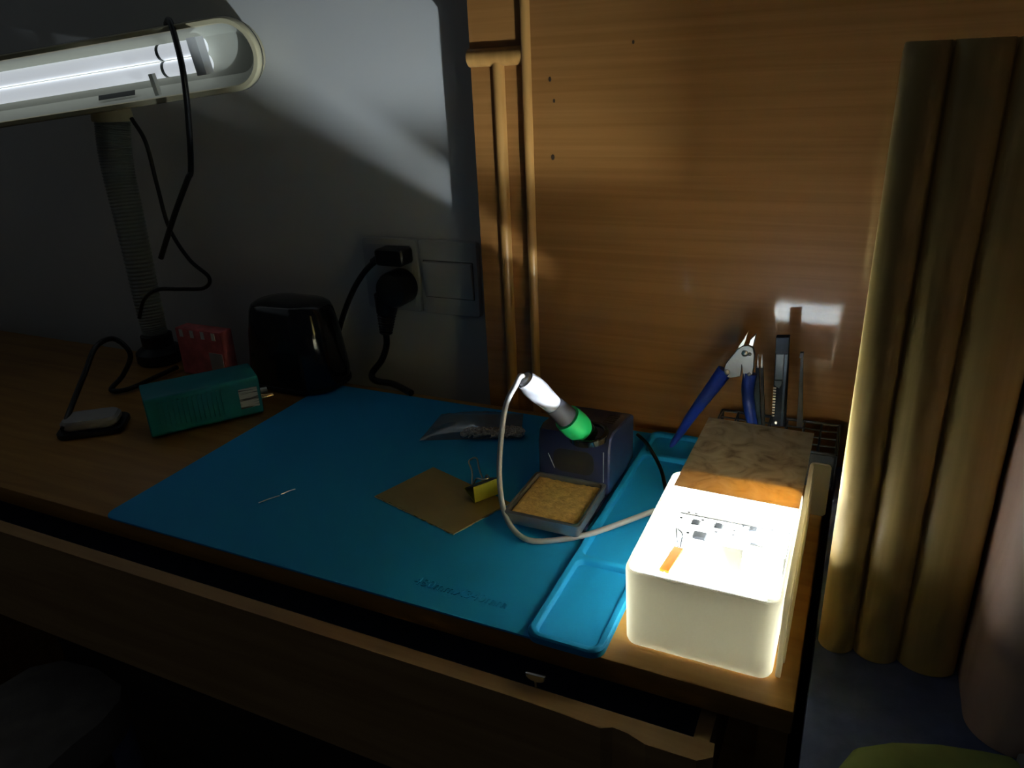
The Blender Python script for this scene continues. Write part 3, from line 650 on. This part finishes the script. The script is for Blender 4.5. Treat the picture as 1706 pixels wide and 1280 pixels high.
loft('head_shell', [stad(0.022, -0.040), stad(0.010, -0.036), stad(0.003, -0.024), stad(0.0, -0.008), stad(0.0, -0.002), stad(0.0015, 0.0), stad(0.0062, 0.0), stad(0.0075, -0.004)], 'lampshell', lp, cap1=False)
loft('trim_line', [stad(-0.0006, -0.0110), stad(-0.0008, -0.0100), stad(-0.0006, -0.0090)], 'ink', lp, cap0=False, cap1=False)
loft('reflector', [stad(0.0072, -0.003), stad(0.011, -0.016), stad(0.018, -0.025)], 'lampin', lp, cap0=False)
for v in (-0.0090, 0.0095):
    t_ = tube('tube', [hp(0.030, v + 0.004, -0.012), hp(HL - 0.02, v + 0.004, -0.012)], 0.0088, 'tube', lp, n=20, smooth_path=False)
    bm = bmesh.new(); add_tube(bm, [hp(0.086, v + 0.004, -0.012), hp(0.090, v + 0.004, -0.012)], 0.0090, 20); fin('tube_band', bm, 'neck', t_)
bm = bmesh.new(); add_box(bm, (-0.011, -0.020, -0.024), (0.001, 0.020, -0.007), frame(hp(0.028, 0.004, 0), nu, vv)); fin('tube_holder', bm, 'white', lp)
box('tube_clip', (-0.0025, -0.030, -0.024), (0.0025, -0.006, -0.017), 'lampin', lp, mw=frame(hp(0.088, 0, 0), nu, vv))
box('rating_plate', (0.0, -0.003, 0.0), (0.052, 0.003, 0.0006), 'ink', lp, mw=frame(hp(0.142, -0.0245, -0.014), nu, vv - fn * 0.6))
ctop = hp((at_y(190, 175, YL) - ER).dot(nu), -HR + 0.012, -0.018)
lathe('collar', [(0.0255, 0), (0.0255, 0.004), (0.0240, 0.016), (0.0245, 0.024)], axis_frame(npt[0] - V((0, 0, 0.004)), (0.05, 0, 1)), 'lampshell', lp)
# black cords hung over the lamp
YC = 0.70
c1 = tube('hung_cord', [hp((at_y(250, 38, YC) - ER).dot(nu), 0.0425, -0.034), hp((at_y(268, 34, YC) - ER).dot(nu), 0.0455, -0.014), hp((at_y(288, 55, YC) - ER).dot(nu), 0.03, 0.006), at_y(305, 120, 0.685), at_y(314, 200, 0.69), at_y(318, 280, 0.70), at_y(312, 300, 0.694), at_y(290, 360, 0.690), at_y(268, 430, 0.690)], 0.0036, 'cord', None, n=10)
tag(c1, 'black cord draped over the cream lamp head', 'cord')
c2 = tube('slack_cord', [at_y(219, 197, YL + 0.006), at_y(243, 238, YL + 0.004), at_y(262, 310, 0.706), at_y(282, 380, 0.710), at_y(315, 432, 0.71), at_y(348, 462, 0.715), at_y(340, 480, 0.715), at_y(300, 482, 0.70), at_y(262, 483, YL - 0.024), at_y(240, 500, YL - 0.022), at_y(232, 530, YL - 0.022)], 0.0026, 'cord', None, n=10)
tag(c2, 'thin black cord slack from the lamp collar down to its base', 'cord')

# ------------------------------------------------------------ socket, switch and plugs on the back wall
YS = YW - 0.009
def wp(px, py, y=YS): return at_y(px, py, y)
a, b = wp(601, 394), wp(704, 519)
z1_, z0_ = a.z, wp(706, 521).z; xw = b.x - a.x
mws = frame((0, YW, 0), (1, 0, 0), (0, 0, 1))     # local x = x, y = z, z towards the room
so_ = thing('wall_socket', 'white square wall socket with two black plugs in it', 'socket', ((a.x + b.x) / 2, YW, (z0_ + z1_) / 2))
prism('face_plate', rr(a.x, b.x, z0_, z1_, 0.004), 0.0005, 0.009, 'socket', so_, mw=mws, bev=0.0016)
prism('inner_plate', rr(a.x + 0.008, b.x - 0.008, z0_ + 0.008, z1_ - 0.008, 0.003), 0.0088, 0.0102, 'socket', so_, mw=mws, bev=0.0005)
sw = thing('light_switch', 'white wall switch with a wide rocker beside the wardrobe', 'switch', (b.x + 0.046, YW, (z0_ + z1_) / 2))
sx0, sx1 = b.x + 0.0008, b.x + 0.0008 + xw
prism('face_plate', rr(sx0, sx1, z0_, z1_, 0.004), 0.0005, 0.0085, 'socket', sw, mw=mws, bev=0.0016)
r0, r1 = wp(712, 435).z, wp(722, 494).z
rk_ = box('rocker', (sx0 + 0.007, r1, -0.006), (sx1 - 0.007, r0, 0.0005), 'socket', sw, mw=mws @ Matrix.Translation((0, (r0 + r1) / 2, 0.0120)) @ Matrix.Rotation(math.radians(4), 4, 'X') @ Matrix.Translation((0, -(r0 + r1) / 2, 0)), bev=0.0008)
loft('rocker_gap', [[mws @ V((x, z, 0.0086)) for x, z in rr(sx0 + 0.0062, sx1 - 0.0062, r1 - 0.001, r0 + 0.001, 0.001)], [mws @ V((x, z, 0.0088)) for x, z in rr(sx0 + 0.0062, sx1 - 0.0062, r1 - 0.001, r0 + 0.001, 0.001)]], 'ink', sw)
YF = YS - 0.0012
p1 = thing('flat_plug', 'flat black two pin plug in the upper part of the wall socket', 'plug', wp(648, 432, YF))
f = [wp(622, 420, YF - 0.026), wp(668, 418, YF - 0.026), wp(669, 446, YF - 0.026), wp(622, 445, YF - 0.026)]
xa, xb_, za, zb = f[0].x, f[1].x, f[2].z, f[1].z
prism('plug_body', rr(xa, xb_, za, zb, 0.005), YW - YF, YW - YF + 0.026, 'black', p1, mw=mws, bev=0.002)
cs = V((xa + 0.003, YF - 0.013, (za + zb) / 2 - 0.003))
tube('strain_relief', [cs, cs + V((-0.007, 0, -0.002)), cs + V((-0.015, 0, -0.007))], 0.0048, 'black', p1, n=10)
tube('cord', [cs + V((-0.010, 0, -0.004)), wp(606, 455, YF - 0.013), wp(588, 485, YF - 0.014), wp(572, 525, YF - 0.014), wp(560, 570, YF - 0.012), wp(552, 610, YF - 0.01), wp(545, 640, YF - 0.02)], 0.0037, 'cord', p1, n=10)
p2 = thing('round_plug', 'round black mains plug with ribbed strain relief hanging from the socket', 'plug', wp(650, 488, YF))
pc2 = wp(651, 485, YF - 0.03); rr2 = 0.0225
lathe('plug_body', [(rr2 * 0.9, 0), (rr2, 0.003), (rr2, 0.026), (rr2 * 0.9, 0.032), (rr2 * 0.6, 0.034)], axis_frame(V((pc2.x, YF - 0.0003, pc2.z)), (0, -1, 0)), 'black', p2)
e0 = wp(645, 492, YF - 0.017); e1 = wp(643, 556, YF - 0.018)
R_ = []; P_ = []
for k in range(29):
    f_ = k / 28; P_.append(e0.lerp(e1, f_)); R_.append((0.0165 - 0.0082 * f_) * (1.0 if k < 13 or k % 2 else 0.86))
tube('strain_relief', P_, R_, 'black', p2, n=14, smooth_path=False)
tube('cord', [e1 + V((0, 0, 0.004)), wp(644, 575, YF - 0.018), wp(636, 600, YF - 0.02), wp(620, 622, YF - 0.025), at_z(625, 634, 0.0056), at_z(655, 640, 0.0056), at_z(685, 655, 0.0056)], 0.0042, 'cord', p2, n=10)

# ------------------------------------------------------------ dim stool at the lower left, green cloth and pale block at the lower right
sz = -0.25
so3 = [at_z(px, py, sz) for px, py in ((-60, 1172), (0, 1138), (50, 1108), (105, 1096), (165, 1110), (208, 1140), (205, 1165), (170, 1205), (120, 1245), (80, 1282), (20, 1350), (-60, 1440), (-140, 1480), (-200, 1400))]
stl = thing('stool', 'dim brown grey padded stool in front of the desk', 'stool', (sum(p.x for p in so3) / 14, sum(p.y for p in so3) / 14, -0.75))
ccx, ccy = stl.location.x, stl.location.y
def scl(k, z): return [V((ccx + (p.x - ccx) * k, ccy + (p.y - ccy) * k, z)) for p in so3]
loft('seat', [scl(0.9, sz - 0.05), scl(1.0, sz - 0.035), scl(1.0, sz - 0.008), scl(0.96, sz), scl(0.7, sz + 0.004)], 'upholstery', stl)
for k in (2, 5, 9, 12):
    p = scl(0.8, 0)[k]; tube('leg', [V((p.x, p.y, sz - 0.045)), V((p.x, p.y, -0.7495))], 0.014, 'darkcab', stl, smooth_path=False)
g_ = at_z(1545, 1275, 0.004)
gp = [at_z(px, py, 0.004) for px, py in ((1395, 1282), (1420, 1252), (1480, 1243), (1560, 1246), (1640, 1258), (1690, 1268), (1720, 1290), (1700, 1360), (1600, 1400), (1450, 1380), (1400, 1330))]
gx, gy = sum(p.x for p in gp) / len(gp), sum(p.y for p in gp) / len(gp)
def gsc(k, z): return [V((gx + (p.x - gx) * k, gy + (p.y - gy) * k, z)) for p in gp]
tag(loft('green_cloth', [gsc(0.95, 0.0004), gsc(1.0, 0.002), gsc(0.99, 0.005), gsc(0.93, 0.008), gsc(0.7, 0.010)], 'olive'), 'folded green cloth on the dark navy cabinet top', 'cloth')
q = at_z(1700, 1262, 0.006)
tag(box('pale_block', (q.x - 0.002, q.y - 0.02, 0.0004), (q.x + 0.03, q.y, 0.010), 'grey', None, bev=0.002), 'small pale grey block beside the green cloth', 'block')
